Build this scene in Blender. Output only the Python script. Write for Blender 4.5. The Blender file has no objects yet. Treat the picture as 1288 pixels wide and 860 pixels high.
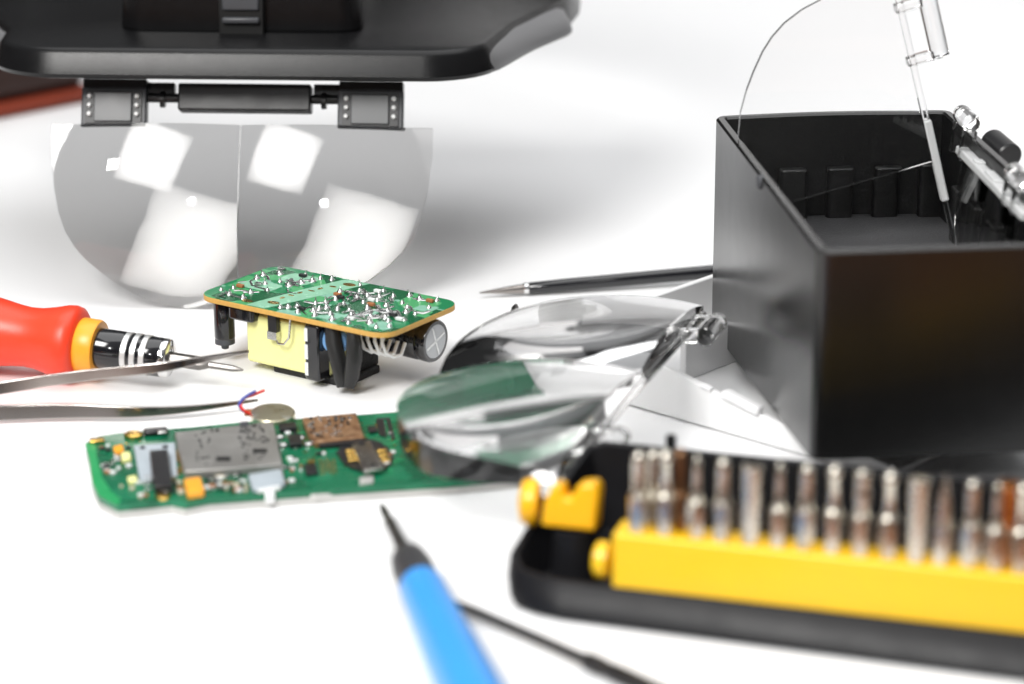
import bpy, bmesh, math, random
from mathutils import Vector as V, Matrix
random.seed(11)
S = 0.001                      # everything below is written in millimetres
sc = bpy.context.scene
col = sc.collection
R = math.radians

# ------------------------------------------------------------------ camera maths
PITCH, DIST, FPX = R(18), 700.0, 1288 * 100 / 36
CAM = V((0, -DIST * math.cos(PITCH), DIST * math.sin(PITCH)))

def ray(px, py):
    x = (px - 644) / FPX; y = -(py - 430) / FPX
    return V((x, math.cos(PITCH) + y * math.sin(PITCH), -math.sin(PITCH) + y * math.cos(PITCH)))

def P(px, py, z=0.0):          # point at height z seen at a pixel of the photograph
    d = ray(px, py); t = (z - CAM.z) / d.z
    return CAM + d * t

def PY(px, py, y):             # point at depth y
    d = ray(px, py); t = (y - CAM.y) / d.y
    return CAM + d * t

def PW(px, py, A, B):          # point on the upright plane through A and B
    n = V((-(B.y - A.y), B.x - A.x, 0)); d = ray(px, py)
    t = n.dot(A - CAM) / n.dot(d)
    return CAM + d * t

# ------------------------------------------------------------------ objects
WM = {}
def tag(o, label=None, cat=None, group=None, kind=None):
    if label: o['label'] = label
    if cat: o['category'] = cat
    if group: o['group'] = group
    if kind: o['kind'] = kind

def thing(name, label, cat, loc=(0, 0, 0), rz=0.0, group=None):
    o = bpy.data.objects.new(name, None); col.objects.link(o)
    o.empty_display_size = .005
    o.location = V(loc) * S; o.rotation_euler = (0, 0, rz)
    WM[o] = Matrix.Translation(V(loc)) @ Matrix.Rotation(rz, 4, 'Z')
    tag(o, label, cat, group)
    return o

def LP(t, px, py, z): return WM[t].inverted() @ P(px, py, z)
def LW(t, p): return WM[t].inverted() @ V(p)

class MB:
    def __init__(s): s.v = []; s.f = []
    def add(s, vs, fs, M=None):
        b = len(s.v)
        s.v += [(M @ V(v)) if M else V(v) for v in vs]
        s.f += [tuple(b + i for i in f) for f in fs]
        return s
    def box(s, c, d, M=None, top=(1, 1)):
        x, y, z = d[0] / 2, d[1] / 2, d[2] / 2
        vs = []
        for k, (kx, ky) in ((-1, (1, 1)), (1, top)):
            for i, j in ((-1, -1), (1, -1), (1, 1), (-1, 1)):
                vs.append((c[0] + i * x * kx, c[1] + j * y * ky, c[2] + k * z))
        return s.add(vs, [(3, 2, 1, 0), (4, 5, 6, 7), (0, 1, 5, 4), (1, 2, 6, 5), (2, 3, 7, 6), (3, 0, 4, 7)], M)
    def prism(s, poly, z0, z1, M=None, k=1.0):
        n = len(poly)
        cx = sum(p[0] for p in poly) / n; cy = sum(p[1] for p in poly) / n
        vs = [(p[0], p[1], z0) for p in poly] + [(cx + (p[0] - cx) * k, cy + (p[1] - cy) * k, z1) for p in poly]
        fs = [tuple(range(n - 1, -1, -1)), tuple(range(n, 2 * n))]
        fs += [(i, (i + 1) % n, n + (i + 1) % n, n + i) for i in range(n)]
        return s.add(vs, fs, M)
    def lathe(s, prof, M=None, n=28):
        vs = []; fs = []
        for r, z in prof:
            for k in range(n):
                a = 2 * math.pi * k / n
                vs.append((r * math.cos(a), r * math.sin(a), z))
        for i in range(len(prof) - 1):
            for k in range(n):
                k2 = (k + 1) % n
                fs.append((i * n + k, i * n + k2, (i + 1) * n + k2, (i + 1) * n + k))
        fs.append(tuple(range(n - 1, -1, -1)))
        m = (len(prof) - 1) * n
        fs.append(tuple(range(m, m + n)))
        return s.add(vs, fs, M)
    def tube(s, pts, rad, n=10, flat=1.0, up=None):
        pts = [V(p) for p in pts]
        if not isinstance(rad, (list, tuple)): rad = [rad] * len(pts)
        vs = []; fs = []
        prev = None
        for i, p in enumerate(pts):
            t = (pts[min(i + 1, len(pts) - 1)] - pts[max(i - 1, 0)]).normalized()
            if up is not None: a = t.cross(V(up)).normalized()
            else:
                if prev is None:
                    a = t.cross(V((0, 0, 1)))
                    if a.length < .05: a = t.cross(V((1, 0, 0)))
                    a.normalize()
                else: a = (prev - t * prev.dot(t)).normalized()
            prev = a
            b = a.cross(t)
            for k in range(n):
                q = 2 * math.pi * k / n
                vs.append(p + a * (rad[i] * math.cos(q)) + b * (rad[i] * flat * math.sin(q)))
        for i in range(len(pts) - 1):
            for k in range(n):
                k2 = (k + 1) % n
                fs.append((i * n + k, i * n + k2, (i + 1) * n + k2, (i + 1) * n + k))
        fs.append(tuple(range(n - 1, -1, -1)))
        m = (len(pts) - 1) * n
        fs.append(tuple(range(m, m + n)))
        return s.add(vs, fs)
    def strip(s, pts, wid, thk, up):      # flat bar: width vectors per point, thickness along `up`
        vs = []; fs = []
        for i, p in enumerate(pts):
            p = V(p)
            t = (V(pts[min(i + 1, len(pts) - 1)]) - V(pts[max(i - 1, 0)])).normalized()
            u = (V(up) - t * V(up).dot(t)).normalized(); w = t.cross(u)
            a = wid[i] / 2; b = (thk[i] if isinstance(thk, (list, tuple)) else thk) / 2
            vs += [p - w * a - u * b, p + w * a - u * b, p + w * a + u * b, p - w * a + u * b]
        n = len(pts)
        for i in range(n - 1):
            for k in range(4):
                k2 = (k + 1) % 4
                fs.append((i * 4 + k, i * 4 + k2, i * 4 + 4 + k2, i * 4 + 4 + k))
        fs += [(3, 2, 1, 0), tuple(range(4 * n - 4, 4 * n))]
        return s.add(vs, fs)

def axis(a, b):                 # matrix taking +Z to a->b, origin at a
    a, b = V(a), V(b)
    return Matrix.Translation(a) @ (b - a).to_track_quat('Z', 'Y').to_matrix().to_4x4()

def root_of(o):
    while o.parent: o = o.parent
    return o

def make(name, mb, mat, parent=None, world=False, bevel=0.0, seg=2, smooth=40, subdiv=0):
    X = Matrix.Identity(4)
    if world and parent is not None: X = WM[root_of(parent)].inverted()
    me = bpy.data.meshes.new(name)
    me.from_pydata([(X @ v) * S for v in mb.v], [], mb.f)
    bm = bmesh.new(); bm.from_mesh(me)
    bmesh.ops.recalc_face_normals(bm, faces=bm.faces)
    bm.to_mesh(me); bm.free()
    me.materials.append(mat)
    if smooth:
        me.polygons.foreach_set('use_smooth', [True] * len(me.polygons))
        me.set_sharp_from_angle(angle=R(smooth))
    o = bpy.data.objects.new(name, me); col.objects.link(o)
    if parent is not None: o.parent = parent
    if bevel:
        m = o.modifiers.new('Bevel', 'BEVEL'); m.width = bevel * S; m.segments = seg
        m.limit_method = 'ANGLE'; m.angle_limit = R(35); m.harden_normals = False
    return o

def rrect(x0, y0, x1, y1, r, n=6):
    pts = []
    for cx, cy, a0 in ((x1 - r, y0 + r, -90), (x1 - r, y1 - r, 0), (x0 + r, y1 - r, 90), (x0 + r, y0 + r, 180)):
        for k in range(n + 1):
            a = R(a0 + 90 * k / n); pts.append((cx + r * math.cos(a), cy + r * math.sin(a)))
    return pts

# ------------------------------------------------------------------ materials
def pm(name, c, rough=.5, metal=0.0, var=.12, ns=150, bump=0.0, bs=900, trans=0.0, ior=1.46, coat=0.0, rvar=.1, spec=.5):
    m = bpy.data.materials.new(name); m.use_nodes = True
    nt = m.node_tree; b = nt.nodes['Principled BSDF']
    b.inputs['Metallic'].default_value = metal
    b.inputs['IOR'].default_value = ior
    b.inputs['Specular IOR Level'].default_value = spec
    if trans:
        b.inputs['Base Color'].default_value = (*c, 1); b.inputs['Transmission Weight'].default_value = trans
        b.inputs['Roughness'].default_value = rough
        return m
    if coat: b.inputs['Coat Weight'].default_value = coat; b.inputs['Coat Roughness'].default_value = .08
    tc = nt.nodes.new('ShaderNodeTexCoord')
    no = nt.nodes.new('ShaderNodeTexNoise'); no.inputs['Scale'].default_value = ns; no.inputs['Detail'].default_value = 4
    nt.links.new(tc.outputs['Object'], no.inputs['Vector'])
    mx = nt.nodes.new('ShaderNodeMix'); mx.data_type = 'RGBA'
    mx.inputs['A'].default_value = (*[x * (1 - var) for x in c], 1)
    mx.inputs['B'].default_value = (*[min(1, x * (1 + var)) for x in c], 1)
    nt.links.new(no.outputs['Fac'], mx.inputs['Factor']); nt.links.new(mx.outputs['Result'], b.inputs['Base Color'])
    mr = nt.nodes.new('ShaderNodeMapRange')
    mr.inputs['To Min'].default_value = max(0, rough - rvar); mr.inputs['To Max'].default_value = min(1, rough + rvar)
    nt.links.new(no.outputs['Fac'], mr.inputs['Value']); nt.links.new(mr.outputs['Result'], b.inputs['Roughness'])
    if bump:
        n2 = nt.nodes.new('ShaderNodeTexNoise'); n2.inputs['Scale'].default_value = bs; n2.inputs['Detail'].default_value = 2
        nt.links.new(tc.outputs['Object'], n2.inputs['Vector'])
        bp = nt.nodes.new('ShaderNodeBump'); bp.inputs['Strength'].default_value = bump; bp.inputs['Distance'].default_value = .0004
        nt.links.new(n2.outputs['Fac'], bp.inputs['Height']); nt.links.new(bp.outputs['Normal'], b.inputs['Normal'])
    return m

def cells(name, cols, scale, rough=.35, metal=0.0, dist='CHEBYCHEV'):   # random flat cells of several colours
    m = pm(name, cols[0][1], rough, metal)
    nt = m.node_tree; b = nt.nodes['Principled BSDF']
    tc = nt.nodes.new('ShaderNodeTexCoord')
    vo = nt.nodes.new('ShaderNodeTexVoronoi'); vo.distance = dist; vo.inputs['Scale'].default_value = scale
    nt.links.new(tc.outputs['Object'], vo.inputs['Vector'])
    sep = nt.nodes.new('ShaderNodeSeparateColor'); nt.links.new(vo.outputs['Color'], sep.inputs['Color'])
    cr = nt.nodes.new('ShaderNodeValToRGB'); cr.color_ramp.interpolation = 'CONSTANT'
    e = cr.color_ramp.elements
    e[0].position = cols[0][0]; e[0].color = (*cols[0][1], 1)
    e[1].position = cols[1][0]; e[1].color = (*cols[1][1], 1)
    for p, c in cols[2:]:
        q = e.new(p); q.color = (*c, 1)
    nt.links.new(sep.outputs['Red'], cr.inputs['Fac']); nt.links.new(cr.outputs['Color'], b.inputs['Base Color'])
    return m

M_paper = pm('white_paper', (.86, .86, .865), .55, var=.012, ns=14, rvar=.05, spec=.25)
M_grain = pm('grained_black_plastic', (.006, .006, .0065), .25, bump=.12, bs=4200, ns=300, spec=.3, rvar=.04)
M_black = pm('satin_black_plastic', (.013, .013, .014), .34, bump=.1, bs=1500)
M_box = pm('smooth_black_plastic', (.006, .006, .006), .24, bump=.04, bs=900, rvar=.03, spec=.8)
M_boxin = pm('ribbed_black_plastic', (.013, .013, .013), .42, bump=.3, bs=1800)
M_floor = pm('grained_floor_plastic', (.045, .045, .047), .55, bump=.6, bs=1600)
M_case = pm('dark_case_plastic', (.0105, .0105, .012), .36, bump=.12, bs=1400, spec=.16)
M_dgrey = pm('dark_grey_plastic', (.06, .063, .07), .4)
M_skirt = pm('grey_satin_plastic', (.16, .16, .165), .42)
M_mgrey = pm('grey_hinge_plastic', (.12, .125, .13), .35)
M_glass = pm('clear_acrylic', (1, 1, 1), 0.0, trans=1, ior=1.49)
M_lens = pm('magnifier_acrylic', (.87, .865, .86), 0.0, trans=1, ior=1.49)
_nt = M_lens.node_tree; _tc = _nt.nodes.new('ShaderNodeTexCoord'); _n = _nt.nodes.new('ShaderNodeTexNoise'); _n.inputs['Scale'].default_value = 55
_b = _nt.nodes.new('ShaderNodeBump'); _b.inputs['Strength'].default_value = .05; _b.inputs['Distance'].default_value = .001
_nt.links.new(_tc.outputs['Object'], _n.inputs['Vector']); _nt.links.new(_n.outputs['Fac'], _b.inputs['Height'])
_nt.links.new(_b.outputs['Normal'], _nt.nodes['Principled BSDF'].inputs['Normal'])
M_frost = pm('frosted_acrylic', (.9, .91, .91), .35, trans=.4, ior=1.49)
M_white = pm('white_plastic', (.74, .74, .745), .38, var=.02)
M_red = pm('red_orange_grip', (.82, .055, .02), .36, var=.05, bump=.06)
M_ring = pm('orange_yellow_plastic', (.9, .38, .03), .35, var=.05)
M_steel = pm('brushed_steel', (.62, .6, .57), .22, 1.0, var=.1, ns=400)
M_dsteel = pm('dark_steel', (.34, .31, .29), .2, 1.0, var=.15, ns=500)
M_bit = pm('satin_bit_steel', (.70, .66, .58), .27, 1.0, var=.12, ns=300)
M_oldbit = pm('brown_bit_steel', (.24, .13, .07), .34, 1.0, var=.15)
M_chrome = pm('polished_steel', (.8, .8, .8), .1, 1.0, var=.04)
M_tweez = pm('polished_tweezer_steel', (.44, .41, .39), .17, 1.0, var=.04, ns=60, rvar=.02)
M_gunmetal = pm('blackened_steel', (.05, .045, .042), .3, .8)
M_tin = pm('solder_tin', (.6, .6, .59), .26, 1.0, var=.1, ns=900)
M_gold = pm('gold_plating', (.8, .52, .14), .25, 1.0)
M_band = pm('satin_silver_band', (.78, .78, .77), .42, .9, var=.03, rvar=.03)
M_bitd = pm('dark_bit_steel', (.2, .19, .18), .36, 1.0, var=.2, ns=500)
M_copper = pm('copper_plating', (.62, .27, .09), .24, 1.0)
M_gloss = pm('gloss_black_enamel', (.008, .008, .01), .12, coat=.6, rvar=.03)
M_yellow = pm('bright_yellow_plastic', (.87, .525, .012), .32, var=.04)
M_amber = pm('amber_yellow_plastic', (.9, .46, .006), .3, var=.04)
M_tape = pm('pale_yellow_tape', (.84, .83, .36), .3, var=.04)
M_fr4 = pm('tan_board_edge', (.62, .36, .09), .55, var=.2, ns=900)
M_ferr = pm('black_ferrite', (.012, .012, .012), .6, bump=.8, bs=1200)
M_sleeve = pm('black_heat_shrink', (.014, .014, .014), .42, bump=.2, bs=1000)
M_bluedisc = pm('blue_ceramic', (.16, .34, .62), .4)
M_blue = pm('sky_blue_grip', (.04, .29, .74), .38, var=.04)
M_collar = pm('charcoal_rubber', (.035, .035, .038), .5, bump=.2)
M_wred = pm('red_wire', (.75, .03, .02), .4)
M_wblue = pm('blue_wire', (.06, .08, .4), .4)
M_shield = cells('tin_shield', [(0, (.46, .45, .43)), (.5, (.5, .49, .47)), (.8, (.43, .42, .4))], 120, .42, .85)
M_brown = cells('bronze_connector', [(0, (.33, .18, .09)), (.5, (.42, .25, .14)), (.8, (.25, .13, .07))], 700, .4, .6)
M_coin = cells('coin_motor_steel', [(0, (.62, .58, .42)), (.6, (.55, .5, .33)), (.85, (.75, .73, .6))], 500, .3, .9)
M_psu = cells('green_solder_mask', [(0, (.004, .10, .035)), (.34, (.012, .2, .075)), (.62, (.07, .34, .13)), (.86, (.22, .46, .34))], 210, .22)
M_psupale = pm('pale_green_mask', (.26, .52, .36), .25, var=.15, ns=400)
M_phone = cells('phone_green_mask', [(0, (.006, .13, .06)), (.45, (.009, .16, .075)), (.75, (.004, .10, .045))], 130, .26)
M_phlight = pm('bright_green_mask', (.02, .3, .1), .3)
M_beige = pm('ceramic_beige', (.62, .55, .42), .4)
M_smdbrown = pm('smd_brown', (.35, .13, .05), .4)
M_smdwhite = pm('smd_white', (.75, .76, .76), .35)
M_alu = pm('dull_aluminium', (.55, .54, .52), .4, .5)
M_lgrey = pm('pale_grey_plastic', (.38, .43, .47), .4)
M_chip = pm('black_chip', (.014, .014, .016), .36)
M_dbrown = pm('dark_brown_leather', (.022, .006, .003), .5, bump=.4, bs=300)
M_dred = pm('red_piping', (.2, .026, .007), .6)
M_slot = pm('slot_black', (.005, .005, .005), .7)
M_oxide = pm('grey_cap_end', (.35, .36, .37), .3, .9)

# ------------------------------------------------------------------ setting: white table
M_wood = pm('brown_wood', (.27, .095, .03), .4, var=.45, ns=22, rvar=.1)
mb = MB(); mb.box((0, 200, -11.3), (3000, 2600, 20)); t = make('table', mb, M_wood, smooth=0); tag(t, kind='structure')
mb = MB(); mb.prism([(-620, -236), (-150, -238), (140, -232), (900, -222), (900, 900), (-620, 900)], -1.0, 0.0)
vs = []; fs = []  # unseen sweep behind the sheet, added to brighten reflections in the clear lenses
for k in range(13):
    a = R(90 * k / 12); y, z = 520 + 220 * math.sin(a), .6 + 220 * (1 - math.cos(a))
    vs += [(20, y, z), (900, y, z)]
vs += [(20, 741, 480), (900, 741, 480)]
fs = [(2 * k, 2 * k + 1, 2 * k + 3, 2 * k + 2) for k in range(13)]
mb.add(vs, fs)
t = make('paper_with_bounce_sweep', mb, M_paper, smooth=40); tag(t, kind='structure')

# ------------------------------------------------------------------ lens sheets
PROF = [(0, 46), (7, 47), (14, 46.8), (20, 45.9), (26, 43.8), (31, 41), (35, 38.2), (39, 35), (42, 31.8), (44.5, 28), (46.5, 23), (48, 16), (49, 7)]
def umax(v):
    for (a, ua), (b, ub) in zip(PROF, PROF[1:]):
        if v <= b: return ua + (ub - ua) * (v - a) / (b - a)
    return PROF[-1][1]

def lens_half(F, sign, base=1.3, Rs=90.0, Rb=None, rad=30.0, c=(17.0, 18.5), scale=1.0, nu=72, nv=84, gap=.12):
    """F(u, v, w) -> world point; u from the straight edge down, v away from the centre line, w out of the sheet"""
    m = MB(); vs = []; fs = []
    vv = [gap + (49 - gap) * (1 - (1 - i / nv) ** 1.5) for i in range(nv + 1)]
    for side in (1, -1):
        q = Rs if side > 0 else (Rb or Rs); edge = math.sqrt(q * q - rad * rad)
        for v in vv:
            um = umax(v)
            for j in range(nu + 1):
                u = um * j / nu
                r2 = (u - c[0]) ** 2 + (v - c[1]) ** 2
                w = base / 2
                if r2 < rad * rad: w += math.sqrt(q * q - r2) - edge
                vs.append(F(u * scale, sign * v * scale, side * w * scale))
    n = nu + 1; o = (nv + 1) * n
    for i in range(nv):
        for j in range(nu):
            a = i * n + j
            fs.append((a, a + 1, a + n + 1, a + n)); fs.append((o + a, o + a + n, o + a + n + 1, o + a + 1))
    ring = [j for j in range(nu)] + [i * n + nu for i in range(nv)] + [nv * n + j for j in range(nu, 0, -1)] + [i * n for i in range(nv, 0, -1)]
    for a, b in zip(ring, ring[1:] + ring[:1]): fs.append((a, b, o + b, o + a))
    m.add(vs, fs)
    return m

def frame(O, eu, ev):
    O, eu, ev = V(O), V(eu).normalized(), V(ev)
    ev = (ev - eu * ev.dot(eu)).normalized()
    w = eu.cross(ev)
    return lambda u, v, q: O + eu * u + ev * v + w * q

def fbox(m, F, u0, u1, v0, v1, w0, w1):
    vs = [F(u, v, w) for w in (w0, w1) for u, v in ((u0, v0), (u1, v0), (u1, v1), (u0, v1))]
    m.add(vs, [(3, 2, 1, 0), (4, 5, 6, 7), (0, 1, 5, 4), (1, 2, 6, 5), (2, 3, 7, 6), (3, 0, 4, 7)])
    return m

# ------------------------------------------------------------------ headband magnifier
LEAN = R(22); RF, RB = 80.0, 950.0
mg = thing('headband_magnifier', 'black headband magnifier with wide visor and clear two-lens plate standing behind the yellow transformer', 'magnifier', (-70, 27, 0), R(-2.6))
mW = WM[mg]
topO = mW @ V((0, 47 * math.sin(LEAN), 47 * math.cos(LEAN)))
r3 = mW.to_3x3()
FM = frame(topO, r3 @ V((0, -math.sin(LEAN), -math.cos(LEAN))), r3 @ V((1, 0, 0)))
for s in (-1, 1):
    lo = make('lens', lens_half(FM, s, Rs=RF, Rb=RB), M_lens, mg, world=True, smooth=30)
# visor slab in local coords: outline drawn from above, front lip towards the camera
def visor_outline(g):
    pts = [(-84 - g, 78), (-74 - g, 54), (-65 - g, 34)]
    for k in range(0, 9):
        a = R(180 + 20 + 70 * k / 8); pts.append((-45 + (20 + g) * math.cos(a), 28 + (20 + g) * math.sin(a)))
    for k in range(0, 9):
        a = R(270 + 70 * k / 8); pts.append((47 + (19 + g) * math.cos(a), 27 + (19 + g) * math.sin(a)))
    pts += [(70.5 + g, 46), (77 + g, 64), (82.5 + g, 78), (84.5 + g, 92), (84.5 + g, 108), (-98 - g, 108)]
    return pts
zb, zt = 57.4, 65.4
m = MB()
lay = [(0.6, zb), (2.6, zb + .5), (3.2, zb + 1.6), (1.5, zt - 1.5), (1.1, zt - .9), (.5, zt - .35), (-.4, zt)]
vs = []; fs = []
rings = [visor_outline(g - 3) for g, z in lay]; n = len(rings[0])
for (g, z), rg in zip(lay, rings): vs += [(p[0], p[1], z) for p in rg]
for i in range(len(lay) - 1):
    for k in range(n):
        k2 = (k + 1) % n; fs.append((i * n + k, i * n + k2, (i + 1) * n + k2, (i + 1) * n + k))
fs.append(tuple(range(n - 1, -1, -1))); fs.append(tuple(range((len(lay) - 1) * n, len(lay) * n)))
m.add(vs, fs)
visor = make('visor', m, M_grain, mg, smooth=45)
# flared side skirts following the visor's side edges
full = visor_outline(0); k0 = 3 + 9 + 5
right = full[k0:k0 + 4] + [(70.5, 46), (77, 64), (82.5, 78)]
left = list(reversed(full[0:3])) ; left = [full[4], full[3]] + left
for path, sg in ((right, 1), (left, -1)):
    dense = []
    for a, b in zip(path, path[1:]):
        for k in range(6): dense.append((a[0] + (b[0] - a[0]) * k / 6, a[1] + (b[1] - a[1]) * k / 6))
    dense.append(path[-1])
    sm = dense
    for _ in range(6): sm = [sm[0]] + [tuple((sm[i - 1][q] + 2 * sm[i][q] + sm[i + 1][q]) / 4 for q in (0, 1)) for i in range(1, len(sm) - 1)] + [sm[-1]]
    vs = []; fs = []; N_ = len(sm)
    for i, p_ in enumerate(sm):
        a, b = sm[max(0, i - 1)], sm[min(N_ - 1, i + 1)]
        t_ = V((b[0] - a[0], b[1] - a[1], 0)).normalized(); nn = V((t_.y, -t_.x, 0)) * sg
        if nn.x * sg < 0: nn = -nn
        f = i / (N_ - 1); d = 8.6 * (f * f * (3 - 2 * f)) * (1 if f < .85 else 1 - ((f - .85) / .15) ** 2 * .8)
        o_ = V((p_[0], p_[1], 0)) - nn * 3.2
        for w_, z in ((0, zt - 1.0), (.25 * d, zt - 1.3), (.6 * d, zt - 2.6), (.9 * d, zt - 4.6), (d, zb + 1.2), (d - .5, zb + .6), (-.6, zb + .6)):
            q = o_ + nn * w_; vs.append((q.x, q.y, z))
    for i in range(N_ - 1):
        for k in range(7):
            k2 = (k + 1) % 7; fs.append((i * 7 + k, i * 7 + k2, i * 7 + 7 + k2, i * 7 + 7 + k))
    fs += [tuple(range(6, -1, -1)), tuple(range(7 * N_ - 7, 7 * N_))]
    m = MB(); m.add(vs, fs)
    make('side_skirt', m, M_skirt, mg, smooth=70)
# raised lamp housing on the visor with a battery-door catch
m = MB(); m.prism(rrect(-33.5, 31, 30, 92, 6), zt - .5, zt + 16, None, .96)
hs = make('lamp_housing', m, M_grain, mg, bevel=1.2, seg=3)
m = MB()
m.box((-1, 30.2, zt + 5.5), (11.5, 3.2, 13))
ct = make('catch', m, M_slot, hs, bevel=.3)
m = MB(); m.box((-1, 28.4, zt + 3.6), (9.6, 2.2, 1.6)); m.box((-1, 28.8, zt + 8.2), (9.6, 1.8, 4.2))
make('catch_lever', m, M_dgrey, hs, bevel=.5)
# headband behind the visor, above the top of the picture
m = MB(); pts = []
for k in range(25):
    a = R(200 - 220 * k / 24); pts.append((88 * math.cos(a), 132 + 92 * math.sin(a), 82))
m.strip(pts, [26] * 25, 2.2, (0, 0, 1))
vs = m.v; m2 = MB()
m2.strip(pts, [2.4] * 25, 26, (0, 0, 1))
make('headband', m2, M_black, mg, bevel=.6)
# hinge row between lip and lens plate
for s in (-1, 1):
    c = 33
    m = MB()
    fbox(m, FM, -9.6, .8, s * c - 8.4, s * c + 8.4, -2.6, 1.2)
    fr = make('hinge_clip', m, M_dgrey, mg, world=True, bevel=.4)
    m = MB(); fbox(m, FM, -8.6, -.2, s * c - 7.2, s * c + 7.2, 1.3, 1.9)
    make('recess', m, M_chip, fr, world=True)
    m = MB(); fbox(m, FM, -8.2, -.6, s * c - 4.9, s * c + 4.9, 1.95, 2.7)
    make('centre_plate', m, M_mgrey, fr, world=True, bevel=.3)
    for q in (-6.1, 6.1):
        for k in range(3):
            a = FM(-7.2 + k * 2.3, s * c + q, 1.9); b = FM(-7.2 + k * 2.3, s * c + q, 3.0)
            m = MB(); m.lathe([(.62, 0), (.62, .7), (.4, 1.0)], axis(a, b), 12)
            make('pin', m, M_smdwhite, fr, world=True)
    m = MB(); fbox(m, FM, -12, -9.2, s * c - 8.2, s * c + 8.2, -4.5, .4)
    make('hinge_knuckle', m, M_black, mg, world=True, bevel=.3)
    m = MB(); m.tube([FM(-7.4, s * 15.5, -1.5), FM(-7.4, s * 26, -1.5)], 1.2)
    m.tube([FM(-7, s * 20.2, -1.5), FM(-7, s * 21.4, -1.5)], 2.1)
    make('hinge_pin', m, M_black, mg, world=True)
    m = MB(); fbox(m, FM, -11.5, -7.5, s * 18 if s > 0 else -25, 25 if s > 0 else s * 18, -5.5, -2.0)
    make('hinge_arm', m, M_black, mg, world=True, bevel=.3)
m = MB(); fbox(m, FM, -11, -4.0, -16.6, 17.6, -5, 1.0)
make('hinge_bar', m, M_black, mg, world=True, bevel=.5)

# ------------------------------------------------------------------ brown case far left
A = P(-110, 172, 0); B = P(118, 127, 0); d = (B - A).normalized()
bk = thing('leather_case', 'dark brown case with red lower edge, far back on the left under the visor', 'case', B, math.atan2(d.y, d.x))
L = (B - A).length
m = MB(); m.box((-L / 2, 34, 26), (L, 66, 44)); make('case_body', m, M_dbrown, bk, bevel=6, seg=4)
m = MB(); m.box((-L / 2 + .5, 33, 2.6), (L + 2, 68, 4.8)); make('case_base', m, M_dred, bk, bevel=2.4, seg=4)

# ------------------------------------------------------------------ power supply board
TH = R(-34)
ps = thing('power_supply_board', 'small green charger circuit board, solder side up, standing on a yellow taped transformer', 'circuit board', (-43.6, -19.8, 0), TH)
HX, HY, ZB = 28.2, 15.2, 16.0
m = MB(); m.prism(rrect(-HX, -HY, HX, HY, 4.5), ZB, ZB + 1.25)
bd = make('board', m, M_fr4, ps, bevel=.12)
m = MB(); m.prism(rrect(-HX + .1, -HY + .1, HX - .1, HY - .1, 4.4), ZB + 1.26, ZB + 1.36)
make('solder_mask', m, M_psu, bd)
ZT = ZB + 1.37
# pale isolation band crossing the board and pale patches at the far left
m = MB()
m.prism([(-13, -HY + .3), (-7.5, -HY + .3), (-3, 0), (1, HY - .3), (-6, HY - .3), (-9.5, 2)], ZT, ZT + .04)
m.prism(rrect(-25, -4, -15, 2, 1), ZT, ZT + .04); m.prism(rrect(-20, 5, -11, 12, 1.5), ZT, ZT + .04)
make('bare_band', m, M_psupale, bd)
# gold slots and lettering-like pads on the band
m = MB()
for x, y, rx, ry in ((-14.5, -12.6, 1.6, 1.0), (-8.5, -10.2, 1.7, 1.0), (-2.5, 11.5, 1.8, 1.1), (-4.8, 8, 1.0, .5), (-6.3, 5, .5, .9), (-7, 2.4, 1.0, .4), (-8.3, -.4, .5, .9), (-8.8, -3.2, .9, .4), (-9.2, -6, .5, .8)):
    m.prism([(x + rx * math.cos(R(a)), y + ry * math.sin(R(a))) for a in range(0, 360, 24)], ZT + .05, ZT + .1)
make('gold_pad', m, M_gold, bd)
# tinned tracks: bent silver ribbons lying on the mask
m = MB(); rnd = random.Random(5)
def track(x, y, n, w):
    pts = [(x, y)]; a = rnd.choice((0, 45, 90, 135, 180, 225, 270, 315))
    for _ in range(n):
        L = rnd.uniform(1.5, 4.5); x = max(-26, min(26, x + L * math.cos(R(a)))); y = max(-13.3, min(13.3, y + L * math.sin(R(a))))
        pts.append((x, y)); a += rnd.choice((-45, 45))
    m.tube([(q[0], q[1], ZT + .12) for q in pts], [w * rnd.uniform(.8, 1.2) for _ in pts], 6, .35, up=(0, 0, 1))
for k in range(46):
    if k < 32: x, y = rnd.uniform(-1, 24), rnd.uniform(-12, 12)
    else: x, y = rnd.uniform(-25, -11), rnd.uniform(-11, 12)
    track(x, y, rnd.choice((1, 2, 2, 3)), rnd.uniform(.25, .6))
make('tinned_track', m, M_tin, bd, smooth=60)
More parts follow.
